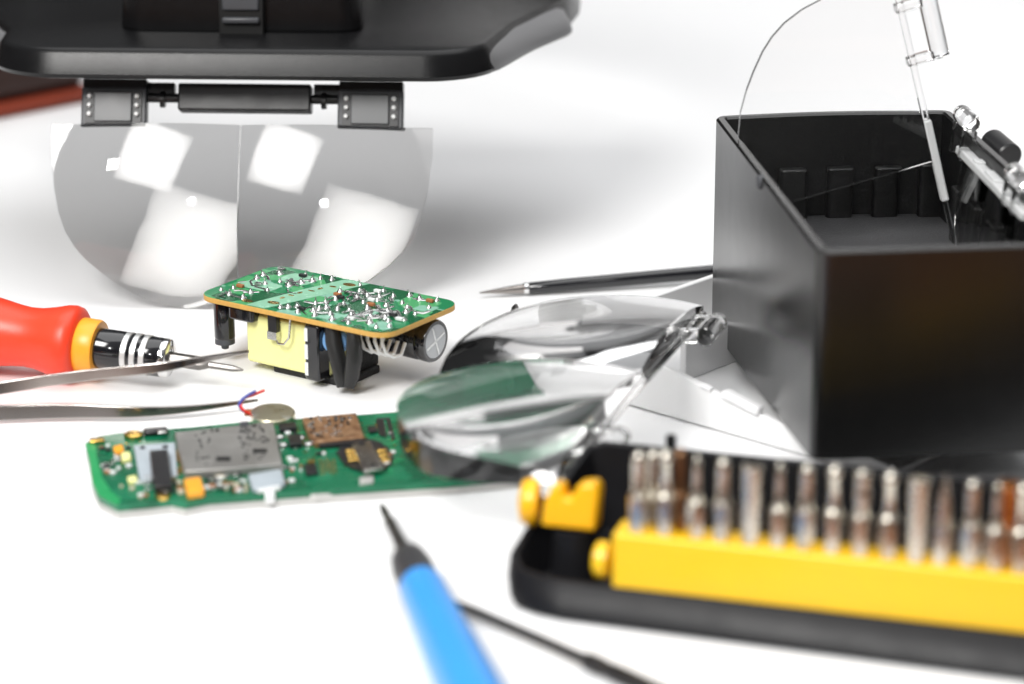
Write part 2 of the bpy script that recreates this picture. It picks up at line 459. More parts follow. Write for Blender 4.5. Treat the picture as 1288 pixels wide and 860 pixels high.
# soldered pins
def joint(x, y, k, h, lean):
    j = MB()
    top = V((x + lean[0], y + lean[1], ZT + h))
    j.lathe([(1.0 * k, 0), (.95 * k, .1), (.62 * k, .35), (.4 * k, .7), (.3 * k, 1.0 * k)], Matrix.Translation((x, y, ZT)), 12)
    j.tube([(x, y, ZT + .3), top], [.3 * k, .2 * k], 8)
    make('solder_joint', j, M_tin, bd)
JP = [(-25, -9), (-23.5, -6.5), (-21, -11), (-17, -11.5), (-18.5, -7), (-15.5, -3), (-24, 3), (-22, 9), (-16, 12), (-11, 11.5), (-20, 1), (-13, 6),
      (-4.5, -12.5), (-2, -9.5), (1, -12.8), (3.5, -10.5), (6, -13), (0, -5.5), (4, -6.5), (8, -9.5), (11, -12.8), (14, -10.8), (2, 0), (6.5, -2.5), (10, -5), (5, 4),
      (9, 1.5), (3, 9), (7.5, 11.8), (12, 9.5), (14.5, 12.6), (18.5, 11), (22.5, 12.4), (24.5, 7.5), (15, 3), (18, -1), (21.5, 1.5), (24.8, 1.5), (17, -6.5), (20, -5), (22.8, -6.5),
      (25.2, -4), (19.5, -10), (23, -12), (15.5, -13), (25, -9.5), (12.5, -1), (-1, 5.5), (0, 12.4), (11, 5), (-9, 12.6), (-18, 4), (-25, 6), (-12, 9), (-14.5, 2.5), (6, 6.5), (12.5, -7.5), (9.5, 7.2), (16.5, 6.5), (20.5, 4.5), (1.5, -3), (7.5, -6), (3.2, -8), (-3.2, -11)]
for x, y in JP:
    joint(x + rnd.uniform(-.4, .4), y + rnd.uniform(-.4, .4), rnd.uniform(.6, 1.1), rnd.uniform(.9, 1.7), (rnd.uniform(-.4, .4), rnd.uniform(-.4, .4)))
# small surface parts
for k in range(16):
    x, y = rnd.uniform(-24, 25), rnd.uniform(-12, 12)
    if -12 < x < 0: x += 12
    c = MB(); c.box((x, y, ZT + .45), (1.9, 1.0, .7), None)
    make('surface_resistor', c, (M_smdbrown, M_smdwhite, M_chip, M_tin)[k % 4], bd, bevel=.1)
# underside components
m = MB(); m.box((-3.9, -3.2, 8.1), (23.6, 17.8, 12.2)); make('transformer_coil', m, M_tape, ps, bevel=.9, seg=3)
m = MB(); m.box((1.5, -3.2, 1.0), (21.5, 14.0, 2.0)); m.box((1.5, -3.2, 14.9), (20, 13, 2.0)); m.box((9.6, 0.5, 8), (2.8, 9, 13))
make('transformer_core', m, M_ferr, ps, bevel=.5)
pL = LP(ps, 293, 396, 12.0)
m = MB(); m.lathe([(2.35, 15.9), (2.5, 15.6), (2.5, 6.6), (2.4, 6.2), (2.2, 6.0)], Matrix.Translation((-23.3, -10.8, 0)), 24)
cp = make('plastic_post', m, M_gloss, ps)
m = MB(); m.lathe([(2.4, 6.6), (2.42, 4.9), (1.0, 4.7), (.9, 3.6), (.5, 3.4)], Matrix.Translation((-23.3, -10.8, 0)), 20)
make('post_foot', m, M_dgrey, cp)
m = MB(); m.prism(rrect(-19.5, -14.3, -11.8, -10.6, 1.2), 12.6, 15.9); make('diode', m, M_gloss, ps, bevel=.5)
m = MB(); m.box((-6.2, -13.2, 13.6), (2.6, 1.5, 4.4)); dp = make('transistor', m, M_chip, ps, bevel=.2)
m = MB(); m.box((-6.2, -13.3, 10.6), (2.8, 1.6, 1.9)); m.tube([(-5.4, -13.6, 10.2), (-4.4, -13.9, 9), (-2.6, -14, 9.2), (-1.2, -13.8, 11), (-.8, -13.6, 15.8)], .28, 8)
make('lead', m, M_tin, dp)
m = MB(); m.box((6.0, -12.4, 8.7), (4.2, 4.4, 13.6)); fc = make('film_capacitor', m, M_gloss, ps, bevel=.5)
m = MB()
for z, h in ((4.6, 3.2), (8.8, 3.6), (13, 3.2)): m.box((4.5, -14.65, z), (.9, .1, h))
make('stripe', m, M_smdwhite, fc)
m = MB(); m.lathe([(.4, -1.1), (2.8, -.9), (3.3, 0), (2.8, .9), (.4, 1.1)], axis((10.4, -11.2, 11.6), (10.8, -12.2, 11.6)), 24)
make('disc_capacitor', m, M_bluedisc, ps)
m = MB(); m.tube([(10.4, -12.2, 15.6), (11.2, -12.8, 12), (12.6, -13.2, 8), (13.8, -13.4, 4), (14.4, -13.4, 1.9)], [1.9, 2.0, 2.0, 1.9, 1.7], 14)
make('sleeved_lead', m, M_sleeve, ps)
m = MB(); m.tube([(17.2, -13.2, 15.8), (17.8, -13.6, 13.2), (17.7, -13.7, 9), (16.9, -13.6, 5), (16.0, -13.4, 2.4)], [1.5, 1.8, 1.9, 1.8, 1.5], 14)
make('sleeved_lead', m, M_sleeve, ps)
m = MB(); m.lathe([(4.9, 0), (5.2, .4), (5.2, 15.4), (4.9, 16.2), (5.2, 17), (5.2, 18.6), (4.9, 19.2), (4.2, 19.2), (4.1, 18.9), (.1, 18.9)], axis((8, 5.6, 10.4), (28, 5.6, 10.0)), 36)
ec = make('electrolytic_capacitor', m, M_gloss, ps)
m = MB()
m.lathe([(4.1, 0), (4.1, .35), (.1, .36)], axis((26.85, 5.6, 10.02), (27.85, 5.6, 10.0)), 32); make('metal_end', m, M_oxide, ec)
m = MB()
for a in (20, 110):
    c, s_ = math.cos(R(a)) * 3.7, math.sin(R(a)) * 3.7
    m.strip([(27.24, 5.6 - c, 10 - s_), (27.24, 5.6 + c, 10 + s_)], [.5, .5], .14, (1, 0, 0))
make('vent_score', m, M_smdwhite, ec)
m = MB()
for k in range(4):
    x = 16.5 + 2.1 * k; y0 = -7.6
    m.tube([(x, -9.6, 15.8), (x + .2, -9.8, 13), (x + .7, -9.0, 10.4), (x + 1.6, -7.4, 9.2), (x + 2.4, -5.4, 9.4), (x + 2.6, -4, 12)], .42, 8)
make('wire_coil', m, M_smdwhite, ps)

# ------------------------------------------------------------------ phone board
ph = thing('phone_board', 'long green mobile phone main board with metal shields lying in front', 'circuit board', P(400, 580, 0), R(12))
def poly_px(t, pts, z): return [tuple(LP(t, x, y, z)[:2]) for x, y in pts]
OUT = [(107, 557), (113, 583), (116, 607), (124, 624), (148, 636), (190, 632), (215, 629), (232, 633), (262, 627), (330, 622), (380, 618), (480, 611), (560, 606), (672, 596), (660, 510), (640, 503), (516, 513), (508, 517), (455, 521), (380, 526), (300, 531), (240, 537), (200, 540), (150, 544), (124, 548)]
opoly = poly_px(ph, OUT, 3.0)
m = MB(); m.prism(opoly, 1.6, 3.0); pb = make('board', m, M_phone, ph, bevel=.15)
m = MB(); m.prism(poly_px(ph, [(107, 557), (113, 583), (116, 607), (124, 624), (148, 636), (152, 628), (140, 618), (128, 600), (122, 575), (120, 560)], 3.0), 3.02, 3.1)
make('edge_border', m, M_phlight, pb); m = MB(); m.prism(poly_px(ph, [(545, 600), (660, 592), (660, 596), (560, 604)], 3.0), 3.02, 3.1)
make('edge_border', m, M_phlight, pb)
# pale carrier under the front edge
def strip_px(m, pts, z0, z1, wpx):
    lo = [(x, y) for x, y in pts] + [(x, y - wpx) for x, y in reversed(pts)]
    m.prism(poly_px(ph, lo, (z0 + z1) / 2), z0, z1)
m = MB(); m.prism(opoly, .05, 1.57); make('underside_frame', m, M_alu, ph, bevel=.2)
for pts, z0, z1, wd in (([(372, 623), (395, 627), (470, 618), (560, 611), (660, 602)], .6, 2.2, 4), ([(452, 611), (470, 609)], 2.3, 3.5, 8), ([(335, 622), (352, 622)], .8, 2.8, 6)):
    m = MB(); strip_px(m, pts, z0, z1, wd); make('side_rail', m, M_alu, ph, bevel=.2)

def pquad(px, z0, h, name, mat, parent=pb, bevel=.15, k=1.0):
    m = MB(); m.prism(poly_px(ph, px, z0 + h), z0, z0 + h, None, k)
    return make(name, m, mat, parent, bevel=bevel)
Z3 = 3.05
sh = pquad([(219, 543), (344, 529), (356, 584), (232, 593)], Z3, 1.7, 'shield_can', M_shield, k=.985)
m = MB()
def spot(x, y, w, h, z=Z3 + 1.72):
    m.prism(poly_px(ph, [(x - w, y - h), (x + w, y - h), (x + w, y + h), (x - w, y + h)], z), z, z + .06)
spot(281, 577, 9, 2.6); spot(327, 567, 9, 2.4)
make('slot', m, M_slot, sh)
m = MB(); rnd = random.Random(3)
for k in range(120):
    x = rnd.uniform(246, 338); y = rnd.uniform(538, 582)
    if 264 < x < 300 and 545 < y < 584: continue
    if abs(x - 327) < 12 and abs(y - 567) < 6: continue
    spot(x, y - (x - 250) * .1 + 3, rnd.uniform(.9, 1.5), rnd.uniform(.5, 1.1))
make('vent_hole', m, M_slot, sh)
pquad([(301, 530), (312, 529), (313, 533), (302, 534)], Z3, 2.2, 'shield_tab', M_dgrey, sh)
# display connector: pale frame with a black chip
pquad([(168, 560), (220, 556), (223, 598), (176, 604)], Z3, .5, 'connector_frame', M_lgrey)
pquad([(188, 566), (211, 564), (217, 609), (193, 611)], Z3 + .55, 1.5, 'black_chip', M_chip, bevel=.3)
pquad([(176, 561), (182, 560), (182, 563), (176, 563)], Z3 + .5, .3, 'connector_hole', M_slot)
pquad([(204, 560), (211, 559), (211, 562), (204, 562)], Z3 + .5, .3, 'connector_hole', M_slot)
m = MB()
for dx in (0, 5, 10):
    pts = [LP(ph, 216 + dx * .6, 604 - dx, Z3 + .1), LP(ph, 232 - dx * .4, 590 - dx * .5, Z3 + .1), LP(ph, 222, 566 + dx, Z3 + .1)]
    m.tube(pts, .25, 6, .4, up=(0, 0, 1))
make('gold_track', m, M_gold, pb)
m = MB()
for y in (601, 608, 615): m.box(LP(ph, 186, y, Z3 + .3), (1.4, 1.0, .6))
make('contact_row', m, M_tin, pb, bevel=.15)
# microphone, buttons
m = MB(); c = LP(ph, 168, 549, Z3); m.lathe([(2.1, 0), (2.1, .7), (1.6, 1.0), (.2, 1.05)], Matrix.Translation(c), 20); make('gold_button', m, M_gold, pb)
m = MB(); c = LP(ph, 122, 556, Z3); m.box(c + V((0, 0, .4)), (3.2, 2.4, .8)); make('gold_clip', m, M_gold, pb, bevel=.3)
m = MB(); c = LP(ph, 196, 546, Z3); m.box(c + V((0, 0, .7)), (5.4, 2.6, 1.4)); make('inductor', m, M_chip, pb, bevel=.6)
m = MB(); c = LP(ph, 204, 545, Z3 + 1.4); m.box(c + V((0, 0, .3)), (2.0, 1.6, .6)); make('gold_clip', m, M_tin, pb, bevel=.3)
m = MB(); c = LP(ph, 206, 634, 2.4); m.lathe([(1.6, 0), (1.6, .8), (.8, .9)], Matrix.Translation(c + V((0, 2, .6))), 18); make('screw_pad', m, M_gold, pb)
pquad([(231, 602), (252, 599), (257, 616), (236, 619)], Z3, 1.7, 'tantalum_capacitor', M_ring, bevel=.25)
pquad([(160, 599), (171, 597), (173, 604), (162, 606)], Z3, .9, 'led', M_tape, bevel=.2)
pquad([(152, 569), (163, 567), (165, 576), (154, 578)], Z3, 1.0, 'led', M_tape, bevel=.2)
pquad([(142, 561), (154, 558), (156, 566), (145, 568)], Z3, 1.1, 'led', M_ring, bevel=.2)
pquad([(312, 596), (354, 589), (359, 606), (318, 613)], Z3, 1.4, 'white_connector', M_lgrey, bevel=.3)
pquad([(322, 606), (352, 602), (353, 612), (324, 616)], Z3, .9, 'connector_mouth', M_smdwhite, bevel=.2)
pquad([(332, 613), (345, 611), (346, 621), (334, 623)], 1.2, 2.2, 'side_key', M_smdwhite, bevel=.4)
pquad([(380, 525), (448, 519), (458, 549), (396, 556), (386, 542)], Z3, 1.5, 'card_socket', M_brown, bevel=.2)
m = MB(); rnd = random.Random(9)
for k in range(26):
    x = rnd.uniform(388, 446); y = rnd.uniform(524, 549)
    c = LP(ph, x, y, Z3 + 1.55); m.lathe([(.42, 0), (.4, .2), (.1, .3)], Matrix.Translation(c), 8)
make('spring_contact', m, M_tin, pb)
m = MB()
for k in range(22): spot(rnd.uniform(390, 446), rnd.uniform(524, 549), rnd.uniform(1, 2.6), rnd.uniform(.6, 1.5), Z3 + 1.58)
make('socket_slot', m, M_slot, pb)
pquad([(400, 553), (456, 549), (458, 555), (402, 559)], Z3, 1.1, 'socket_lip', M_chip)
# side switch: black oval, gold contacts, steel bar
m = MB(); c = LP(ph, 460, 574, Z3); m.prism([(c.x + 5.8 * math.cos(R(a)), c.y + 10.5 * math.sin(R(a))) for a in range(0, 360, 20)], Z3, Z3 + .5); make('contact_base', m, M_chip, pb)
for s, xs in ((-1, 441), (1, 480)):
    for k in range(3):
        c = LP(ph, xs + k * 2.5 * s * (1 if s > 0 else -.6), 567 + k * 5.5, Z3 + .9)
        m = MB(); m.box(c, (2.2, 1.5, .7)); make('gold_contact', m, M_gold, pb, bevel=.25)
pquad([(442, 558), (466, 554), (483, 588), (458, 592)], Z3 + .6, 1.0, 'steel_bar', M_steel, bevel=.2)
m = MB(); spot(455, 558, 4, 1.6, Z3 + 1.62); spot(469, 585, 3.2, 1.6, Z3 + 1.62); make('bar_hole', m, M_slot, pb)
# right area: chips and tracks
pquad([(382, 583), (397, 582), (400, 594), (385, 595)], Z3, .8, 'black_chip', M_chip)
m = MB(); c = LP(ph, 391, 581, Z3 + 1.0); m.lathe([(.9, 0), (.9, .3), (.3, .4)], Matrix.Translation(c), 14); make('test_point', m, M_gold, pb)
m = MB()
for k in range(5):
    pts = [LP(ph, 402 + 4.4 * k, 577 + (k % 2) * 2, Z3 + .05), LP(ph, 405 + 4.4 * k, 597 - (k % 3) * 2, Z3 + .05)]; m.tube(pts, .16, 6, .3, up=(0, 0, 1))
make('gold_track', m, M_gold, pb)
m = MB()
for x0, y0, x1, y1 in ((475, 528, 480, 548), (480, 528, 484, 549), (488, 527, 495, 552), (474, 527, 490, 526)):
    m.tube([LP(ph, x0, y0, Z3 + .1), LP(ph, x1, y1, Z3 + .1)], .45, 6, .3, up=(0, 0, 1))
make('dark_track', m, M_chip, pb)
pquad([(462, 536), (473, 535), (475, 541), (464, 542)], Z3, .7, 'black_chip', M_chip)
pquad([(362, 546), (378, 545), (380, 557), (364, 558)], Z3, 1.2, 'black_chip', M_chip)
pquad([(350, 532), (372, 530), (373, 537), (352, 539)], Z3, 1.2, 'black_chip', M_chip)
m = MB()
for x, y in ((352, 551), (356, 561), (372, 562), (388, 560), (394, 558), (378, 552)): 
    m.lathe([(1.1, 0), (1.0, .5), (.5, .8)], Matrix.Translation(LP(ph, x, y, Z3)), 12)
make('solder_blob', m, M_tin, pb)
m = MB(); rnd = random.Random(33)
for k in range(90):
    x = rnd.choice((rnd.uniform(130, 500), rnd.uniform(360, 510))); y = rnd.uniform(548, 606) - (x - 130) * .06
    c = LP(ph, x, y, Z3); r_ = rnd.uniform(.22, .5)
    m.prism([(c.x + r_ * math.cos(R(a)), c.y + r_ * math.sin(R(a))) for a in range(0, 360, 45)], Z3 + .01, Z3 + .06)
make('plated_hole', m, M_gold, pb)
m = MB()
for k in range(26):
    x = rnd.uniform(362, 505); y = rnd.uniform(545, 604) - (x - 360) * .06; c = LP(ph, x, y, Z3)
    d = rnd.choice(((3.5, 0), (0, 3), (2.4, 2.4), (5, 0)))
    m.tube([(c.x, c.y, Z3 + .02), (c.x + d[0], c.y + d[1], Z3 + .02)], .14, 6, .4, up=(0, 0, 1))
make('copper_track', m, M_phlight, pb)
rnd = random.Random(21)
REG = [(128, 562, 162, 596, 22), (258, 596, 310, 619, 44), (358, 540, 380, 600, 16), (178, 602, 230, 626, 10), (400, 560, 436, 575, 4), (150, 608, 185, 628, 6), (486, 535, 508, 590, 6), (340, 585, 372, 612, 6)]
for x0, y0, x1, y1, nn in REG:
    for k in range(nn):
        x, y = rnd.uniform(x0, x1), rnd.uniform(y0, y1)
        m = MB(); c = LP(ph, x, y, Z3); w = rnd.uniform(.6, 1.35)
        m.box(c + V((0, 0, .3)), (w, w * rnd.uniform(.6, 1), .6))
        make('surface_component', m, rnd.choice((M_smdwhite, M_tin, M_smdwhite, M_chip, M_smdbrown, M_beige)), pb, bevel=.12)

# ------------------------------------------------------------------ coin vibration motor
c = P(343, 524, 3.4)
cm = thing('vibration_motor', 'small coin vibration motor with red and blue wires on the phone board edge', 'motor', c)
MT = Matrix.Rotation(R(5), 4, 'X')
m = MB(); m.lathe([(4.7, -1.2), (5.1, -.9), (5.1, .9), (4.8, 1.2), (.2, 1.22)], MT, 36); make('motor_can', m, M_coin, cm)
m = MB(); m.box(LW(cm, P(319, 519, 4.0)), (4.0, 3.0, .8)); make('terminal_tab', m, M_smdbrown, cm, bevel=.2)
a = LW(cm, P(315, 521, 4.0))
def wire(pxs, mat):
    m = MB(); ctl = [LW(cm, P(x, y, z)) for x, y, z in pxs]; pts = []
    for i in range(len(ctl) - 1):
        p0, p1, p2, p3 = ctl[max(i - 1, 0)], ctl[i], ctl[i + 1], ctl[min(i + 2, len(ctl) - 1)]
        for k in range(6):
            t = k / 6; pts.append(.5 * ((2 * p1) + (p2 - p0) * t + (2 * p0 - 5 * p1 + 4 * p2 - p3) * t * t + (3 * p1 - p0 - 3 * p2 + p3) * t ** 3))
    pts.append(ctl[-1]); m.tube(pts, .34, 8); make('wire', m, mat, cm)
wire([(317, 521, 4), (308, 517, 5.0), (303, 510, 6), (307, 501, 6.5), (318, 497, 6.5), (332, 491, 6.5)], M_wred)
wire([(316, 519, 4), (306, 517, 4.2), (301, 510, 6), (304, 503, 7), (312, 497, 7.4), (321, 492, 7.4)], M_wblue)

# ------------------------------------------------------------------ red screwdriver
a = P(90, 432, 9.2); tip = P(285, 462, 6.4)
sd = thing('precision_screwdriver', 'red handled screwdriver with yellow ring and black banded shaft lying at left', 'screwdriver', (a.x, a.y, 0), 0)
u = (tip - a).normalized()
AX = axis(a - u * 62, a)        # z = 62 at the collar
def sdl(name, prof, mat, parent=sd, n=40):
    m = MB(); m.lathe(prof, AX, n); return make(name, m, mat, parent, world=True, smooth=50)
hd = sdl('handle', [(2, 0), (6, .5), (8.2, 3), (9.0, 8), (9.0, 16), (8.9, 24), (9.1, 32), (9.0, 37), (8.2, 43), (7.4, 48), (7.1, 51), (7.3, 54), (8.1, 57.5), (8.9, 60.2), (9.1, 62), (8.8, 63.4), (7.6, 64.4), (6, 64.5)], M_red)
sdl('ring', [(5, 63.5), (6.3, 64.0), (6.6, 64.6), (6.6, 68.4), (6.3, 69.0), (4.6, 69.1)], M_ring)
sh = sdl('shaft', [(3, 69), (4.75, 69.1), (4.75, 75.2), (4.55, 75.4), (4.55, 76.2), (4.72, 76.4), (4.6, 84.8), (4.4, 85.0), (2, 85.05)], M_gloss)
for z0 in (75.7, 78.0, 80.3):
    sdl('silver_band', [(4.7, z0), (4.86, z0 + .1), (4.86, z0 + 1.3), (4.7, z0 + 1.4)], M_band, sh)
sdl('end_collar', [(3, 84.9), (4.62, 85), (4.62, 86.2), (4.3, 86.6), (2.4, 86.7), (2.2, 85.9), (.3, 85.8)], M_chrome)
m = MB(); m.lathe([(1.7, 85.5), (1.7, 94.0), (1.2, 95.5), (.85, 96.3), (.8, 102), (.6, 103.2), (.25, 104.6)], AX, 6)
make('bit', m, M_bitd, sd, world=True, smooth=20, bevel=.1)

# ------------------------------------------------------------------ tweezers
tw = thing('tweezers', 'open steel tweezers lying beside the red screwdriver', 'tweezers', P(0, 505, 0), 0)
def arm(pxs, wid, up):
    m = MB(); ctl = [P(x, y, z) for x, y, z in pxs]; pts = []; ws = []
    for i in range(len(ctl) - 1):
        p0, p1, p2, p3 = ctl[max(i - 1, 0)], ctl[i], ctl[i + 1], ctl[min(i + 2, len(ctl) - 1)]
        for k in range(8):
            t = k / 8; pts.append(.5 * ((2 * p1) + (p2 - p0) * t + (2 * p0 - 5 * p1 + 4 * p2 - p3) * t * t + (3 * p1 - p0 - 3 * p2 + p3) * t ** 3))
            ws.append(wid[i] + (wid[i + 1] - wid[i]) * t)
    pts.append(ctl[-1]); ws.append(wid[-1])
    m.strip(pts, ws, [1.1] * (len(pts) - 6) + [.9, .8, .75, .7, .6, .5], up)
    return make('arm', m, M_tweez, tw, world=True, bevel=.38, seg=4, smooth=60)
arm([(-120, 510, 3.6), (0, 488, 6.2), (100, 473, 9.4), (200, 462, 12.2), (250, 453, 12.9), (313, 442, 11.5)], [3.1, 2.9, 2.7, 2.3, 1.6, .7], (.1, -.97, .185))
arm([(-120, 524, 3.0), (0, 519, 2.5), (90, 517, 2.4), (170, 518, 2.3), (240, 514, 2.2), (325, 503, 2.6)], [3.9, 3.7, 3.3, 2.6, 1.7, .7], (.0, -.97, .175))
m = MB(); q = P(-118, 517, 3.2); m.box(q, (8, 8, 5)); make('joint', m, M_tweez, tw, world=True, bevel=.6)

# ------------------------------------------------------------------ black probe at the back
a, b = P(603, 368, 1.6), P(935, 338, 3.5)
pr = thing('spudger', 'black pen-like probe with silver tip lying behind the spare lens plate', 'probe', (a.x, a.y, 0))
AXp = axis(a, b); Lp = (b - a).length
m = MB(); m.lathe([(.2, 0), (.5, 3), (1.0, 8), (1.3, 12), (1.35, 13)], AXp, 20); make('tip', m, M_dsteel, pr, world=True)
m = MB(); m.lathe([(1.35, 13), (1.5, 13.2), (1.7, 24), (1.8, 40), (1.9, Lp)], AXp, 20); make('barrel', m, M_gloss, pr, world=True)
m = MB(); m.lathe([(1.3, 11.6), (1.48, 11.8), (1.48, 12.8), (1.3, 13)], AXp, 20); make('ferrule', m, M_chrome, pr, world=True)

# ------------------------------------------------------------------ thin black rod behind the far lens
a, b = P(649, 384, 5.5), P(636, 440, 1.6)
m = MB(); m.tube([a, a + (b - a) * .08, a + (b - a) * .3, b], [.5, 1.0, 1.1, 1.2], 12)
o = make('black_awl', m, M_gunmetal, smooth=40)
tag(o, 'short black rod seen behind the farther lens of the spare plate', 'rod')

# ------------------------------------------------------------------ white tray under the black box
A, B = P(785, 508, 0), P(1000, 570, 0)
tA = math.atan2(B.y - A.y, B.x - A.x)
W0 = P(780, 385, 15)
e1 = (B - A).normalized(); e2 = V((-e1.y, e1.x, 0))
dist_back = (W0 - A).dot(e2)
sC = (W0 - A).dot(e1)
C0 = A + e1 * (sC - 3)         # left corner of the front wall, at the table
ty = thing('white_tray', 'white plastic tray with a divider, lying under the black box', 'tray', (C0.x, C0.y, 0), tA)
LX = 96; LY = 66
m = MB(); m.box((LX / 2, LY / 2, 1.0), (LX, LY, 1.4)); make('tray_floor', m, M_white, ty, bevel=.3)
lA = LW(ty, PW(800, 442, A, B)); lB = LW(ty, PW(960, 522, A, B))
def hz(x): return max(3.6, min(13.5, lA.z + (lB.z - lA.z) * (x - lA.x) / (lB.x - lA.x)))
m = MB()
xs = [0, 6, 12, 20, 30, 40, 50, 60, LX]
vs = []; fs = []
for x in xs: vs += [(x, -.6, .35), (x, 1.4, .35), (x, 1.4, hz(x)), (x, -.6, hz(x))]
for i in range(len(xs) - 1):
    for k in range(4):
        k2 = (k + 1) % 4; fs.append((i * 4 + k, i * 4 + k2, i * 4 + 4 + k2, i * 4 + 4 + k))
fs += [(3, 2, 1, 0), (len(vs) - 4, len(vs) - 3, len(vs) - 2, len(vs) - 1)]
m.add(vs, fs); fw = make('front_wall', m, M_white, ty, bevel=.35)
m = MB()
q0, q1 = LW(ty, PW(912, 505, A, B)), LW(ty, PW(958, 526, A, B))
m.strip([(q0.x, -.4, hz(q0.x) + .9), (q1.x, -.4, hz(q1.x) + .9)], [2.6, 2.6], 2.0, (0, 0, 1)); make('catch_tab', m, M_white, fw, bevel=.5)
m = MB(); q0, q1 = LW(ty, PW(884, 497, A, B)), LW(ty, PW(897, 503, A, B))
m.strip([(q0.x, -.5, hz(q0.x) + .3), (q1.x, -.5, hz(q1.x) + .3)], [1.6, 1.6], .8, (0, 0, 1)); make('catch_tab', m, M_white, fw, bevel=.2)
# left wall (runs up and to the right in the picture)
m = MB(); m.box((.9, 1.5 + LY / 2, 7.3), (1.8, LY - 3, 13)); make('side_wall', m, M_white, ty, bevel=.35)
dv = LW(ty, P(858, 478, 1.8))
m = MB(); m.box((dv.x + .0, dv.y + 18, 6.9), (1.8, 36, 10.4)); make('divider', m, M_white, ty, bevel=.35)
m = MB(); m.box((LX / 2, LY - .9, 7.3), (LX - 4, 1.8, 13)); make('back_wall', m, M_white, ty, bevel=.35)

# ------------------------------------------------------------------ black open box
ZR = 57.0
NL = P(1030, 317, ZR); FL = P(898, 145, ZR)
dv_ = (FL - NL); dv_.z = 0; DL = dv_.length; dn = dv_.normalized(); rt = V((dn.y, -dn.x, 0))
bx = thing('black_storage_box', 'open black plastic box with ribbed inside standing at the right edge', 'box', (NL.x, NL.y, 0), math.atan2(rt.y, rt.x))
WB = 58.0; TW = 2.4; ZN, ZF = 12.4, 4.2      # underside clears the tray: higher at the front
ZI = 31.0
def bow(x): return 2.2 * math.sin(math.pi * x / WB)
NB = 24
xs = [WB * i / NB for i in range(NB + 1)]
# local: x right, y away from the camera, front face at y=0
def wall(poly):                 # poly: list of 8 points
    m = MB(); m.add(poly, [(3, 2, 1, 0), (4, 5, 6, 7), (0, 1, 5, 4), (1, 2, 6, 5), (2, 3, 7, 6), (3, 0, 4, 7)]); return m
# outer shell as one mesh: rounded outline, open top
def outline(inset):
    r = max(.6, 3.2 - inset); i = inset
    pts = []
    for cx, cy, a0 in ((WB - i - r, i + r, -90), (WB - i - r, DL - i - r, 0), (i + r, DL - i - r, 90), (i + r, i + r, 180)):
        if a0 == 90:
            x1, x0 = WB - i - r, i + r
            for k in range(1, 10): 
                x = x1 + (x0 - x1) * k / 10; pts.append((x, DL - i + 2.2 * math.sin(math.pi * k / 10)))
        for k in range(5):
            a = R(a0 + 90 * k / 4); pts.append((cx + r * math.cos(a), cy + r * math.sin(a)))
    return pts
o0, o1 = outline(0), outline(TW)
def zbot(y): return ZN + (ZF - ZN) * max(0, min(1, y / DL))
n = len(o0); vs = []; fs = []
vs += [(p[0], p[1], zbot(p[1])) for p in o0]
vs += [(p[0], p[1], ZR - .5) for p in o0]
oi = outline(.5); vs += [(p[0], p[1], ZR) for p in oi]
oj = outline(TW - .5); vs += [(p[0], p[1], ZR) for p in oj]
vs += [(p[0], p[1], ZR - .5) for p in o1]
vs += [(p[0], p[1], ZI) for p in o1]
for i in range(5):
    for k in range(n):
        k2 = (k + 1) % n; fs.append((i * n + k, i * n + k2, (i + 1) * n + k2, (i + 1) * n + k))
fs.append(tuple(range(n - 1, -1, -1))); fs.append(tuple(range(5 * n, 6 * n)))
m = MB(); m.add(vs, fs)
shell = make('shell', m, M_box, bx, smooth=35)
shell.data.materials.append(M_boxin)
for p in shell.data.polygons:   # grained finish on the inside
    if all(shell.data.vertices[i].index >= 4 * n for i in p.vertices): p.material_index = 1
for k in range(5):
    x = 8.5 + k * 11.2
    m = MB(); yb = DL - TW + 2.2 * math.sin(math.pi * x / WB)
    m.prism(rrect(x - 3.2, yb - 3.4, x + 3.2, yb - .05, 1.1, 4), ZI + .05, ZR - 12.5); make('inner_rib', m, M_boxin, shell, bevel=.4)
for k in range(6):
    y = 14 + k * 15.5
    m = MB(); m.prism(rrect(WB - TW - 3.2, y - 3.2, WB - TW - .05, y + 3.2, 1.1, 4), ZI + .05, ZR - 12.5); make('inner_rib', m, M_boxin, shell, bevel=.4)
m = MB(); m.prism([(x, y) for x, y in outline(TW + .3)], ZI + .02, ZI + .5); make('inner_floor', m, M_floor, shell)
# peg on the far right, small nub on the left face
pa, pb_ = PW(1243, 155, NL + rt * (WB + 4), NL + rt * (WB + 4) + dn * 50), None
q = LW(bx, pa)
m = MB(); m.lathe([(2.6, 0), (3.0, .4), (3.0, 10.6), (2.6, 11)], axis((WB + 3.2, 92, ZR - 1.5), (WB + 4.6, 80, ZR - 2.6)), 24); make('hinge_peg', m, M_black, bx)
m = MB(); m.box((WB + 1.5, 90, ZR - 3), (4, 3, 3)); make('peg_arm', m, M_black, bx)
nb = LW(bx, PW(956, 229, NL, FL))
m = MB(); m.lathe([(1.7, -.6), (1.6, .5), (1.1, .9)], axis((0.1, nb.y, nb.z), (-1, nb.y, nb.z)), 16); make('side_nub', m, M_dgrey, bx)

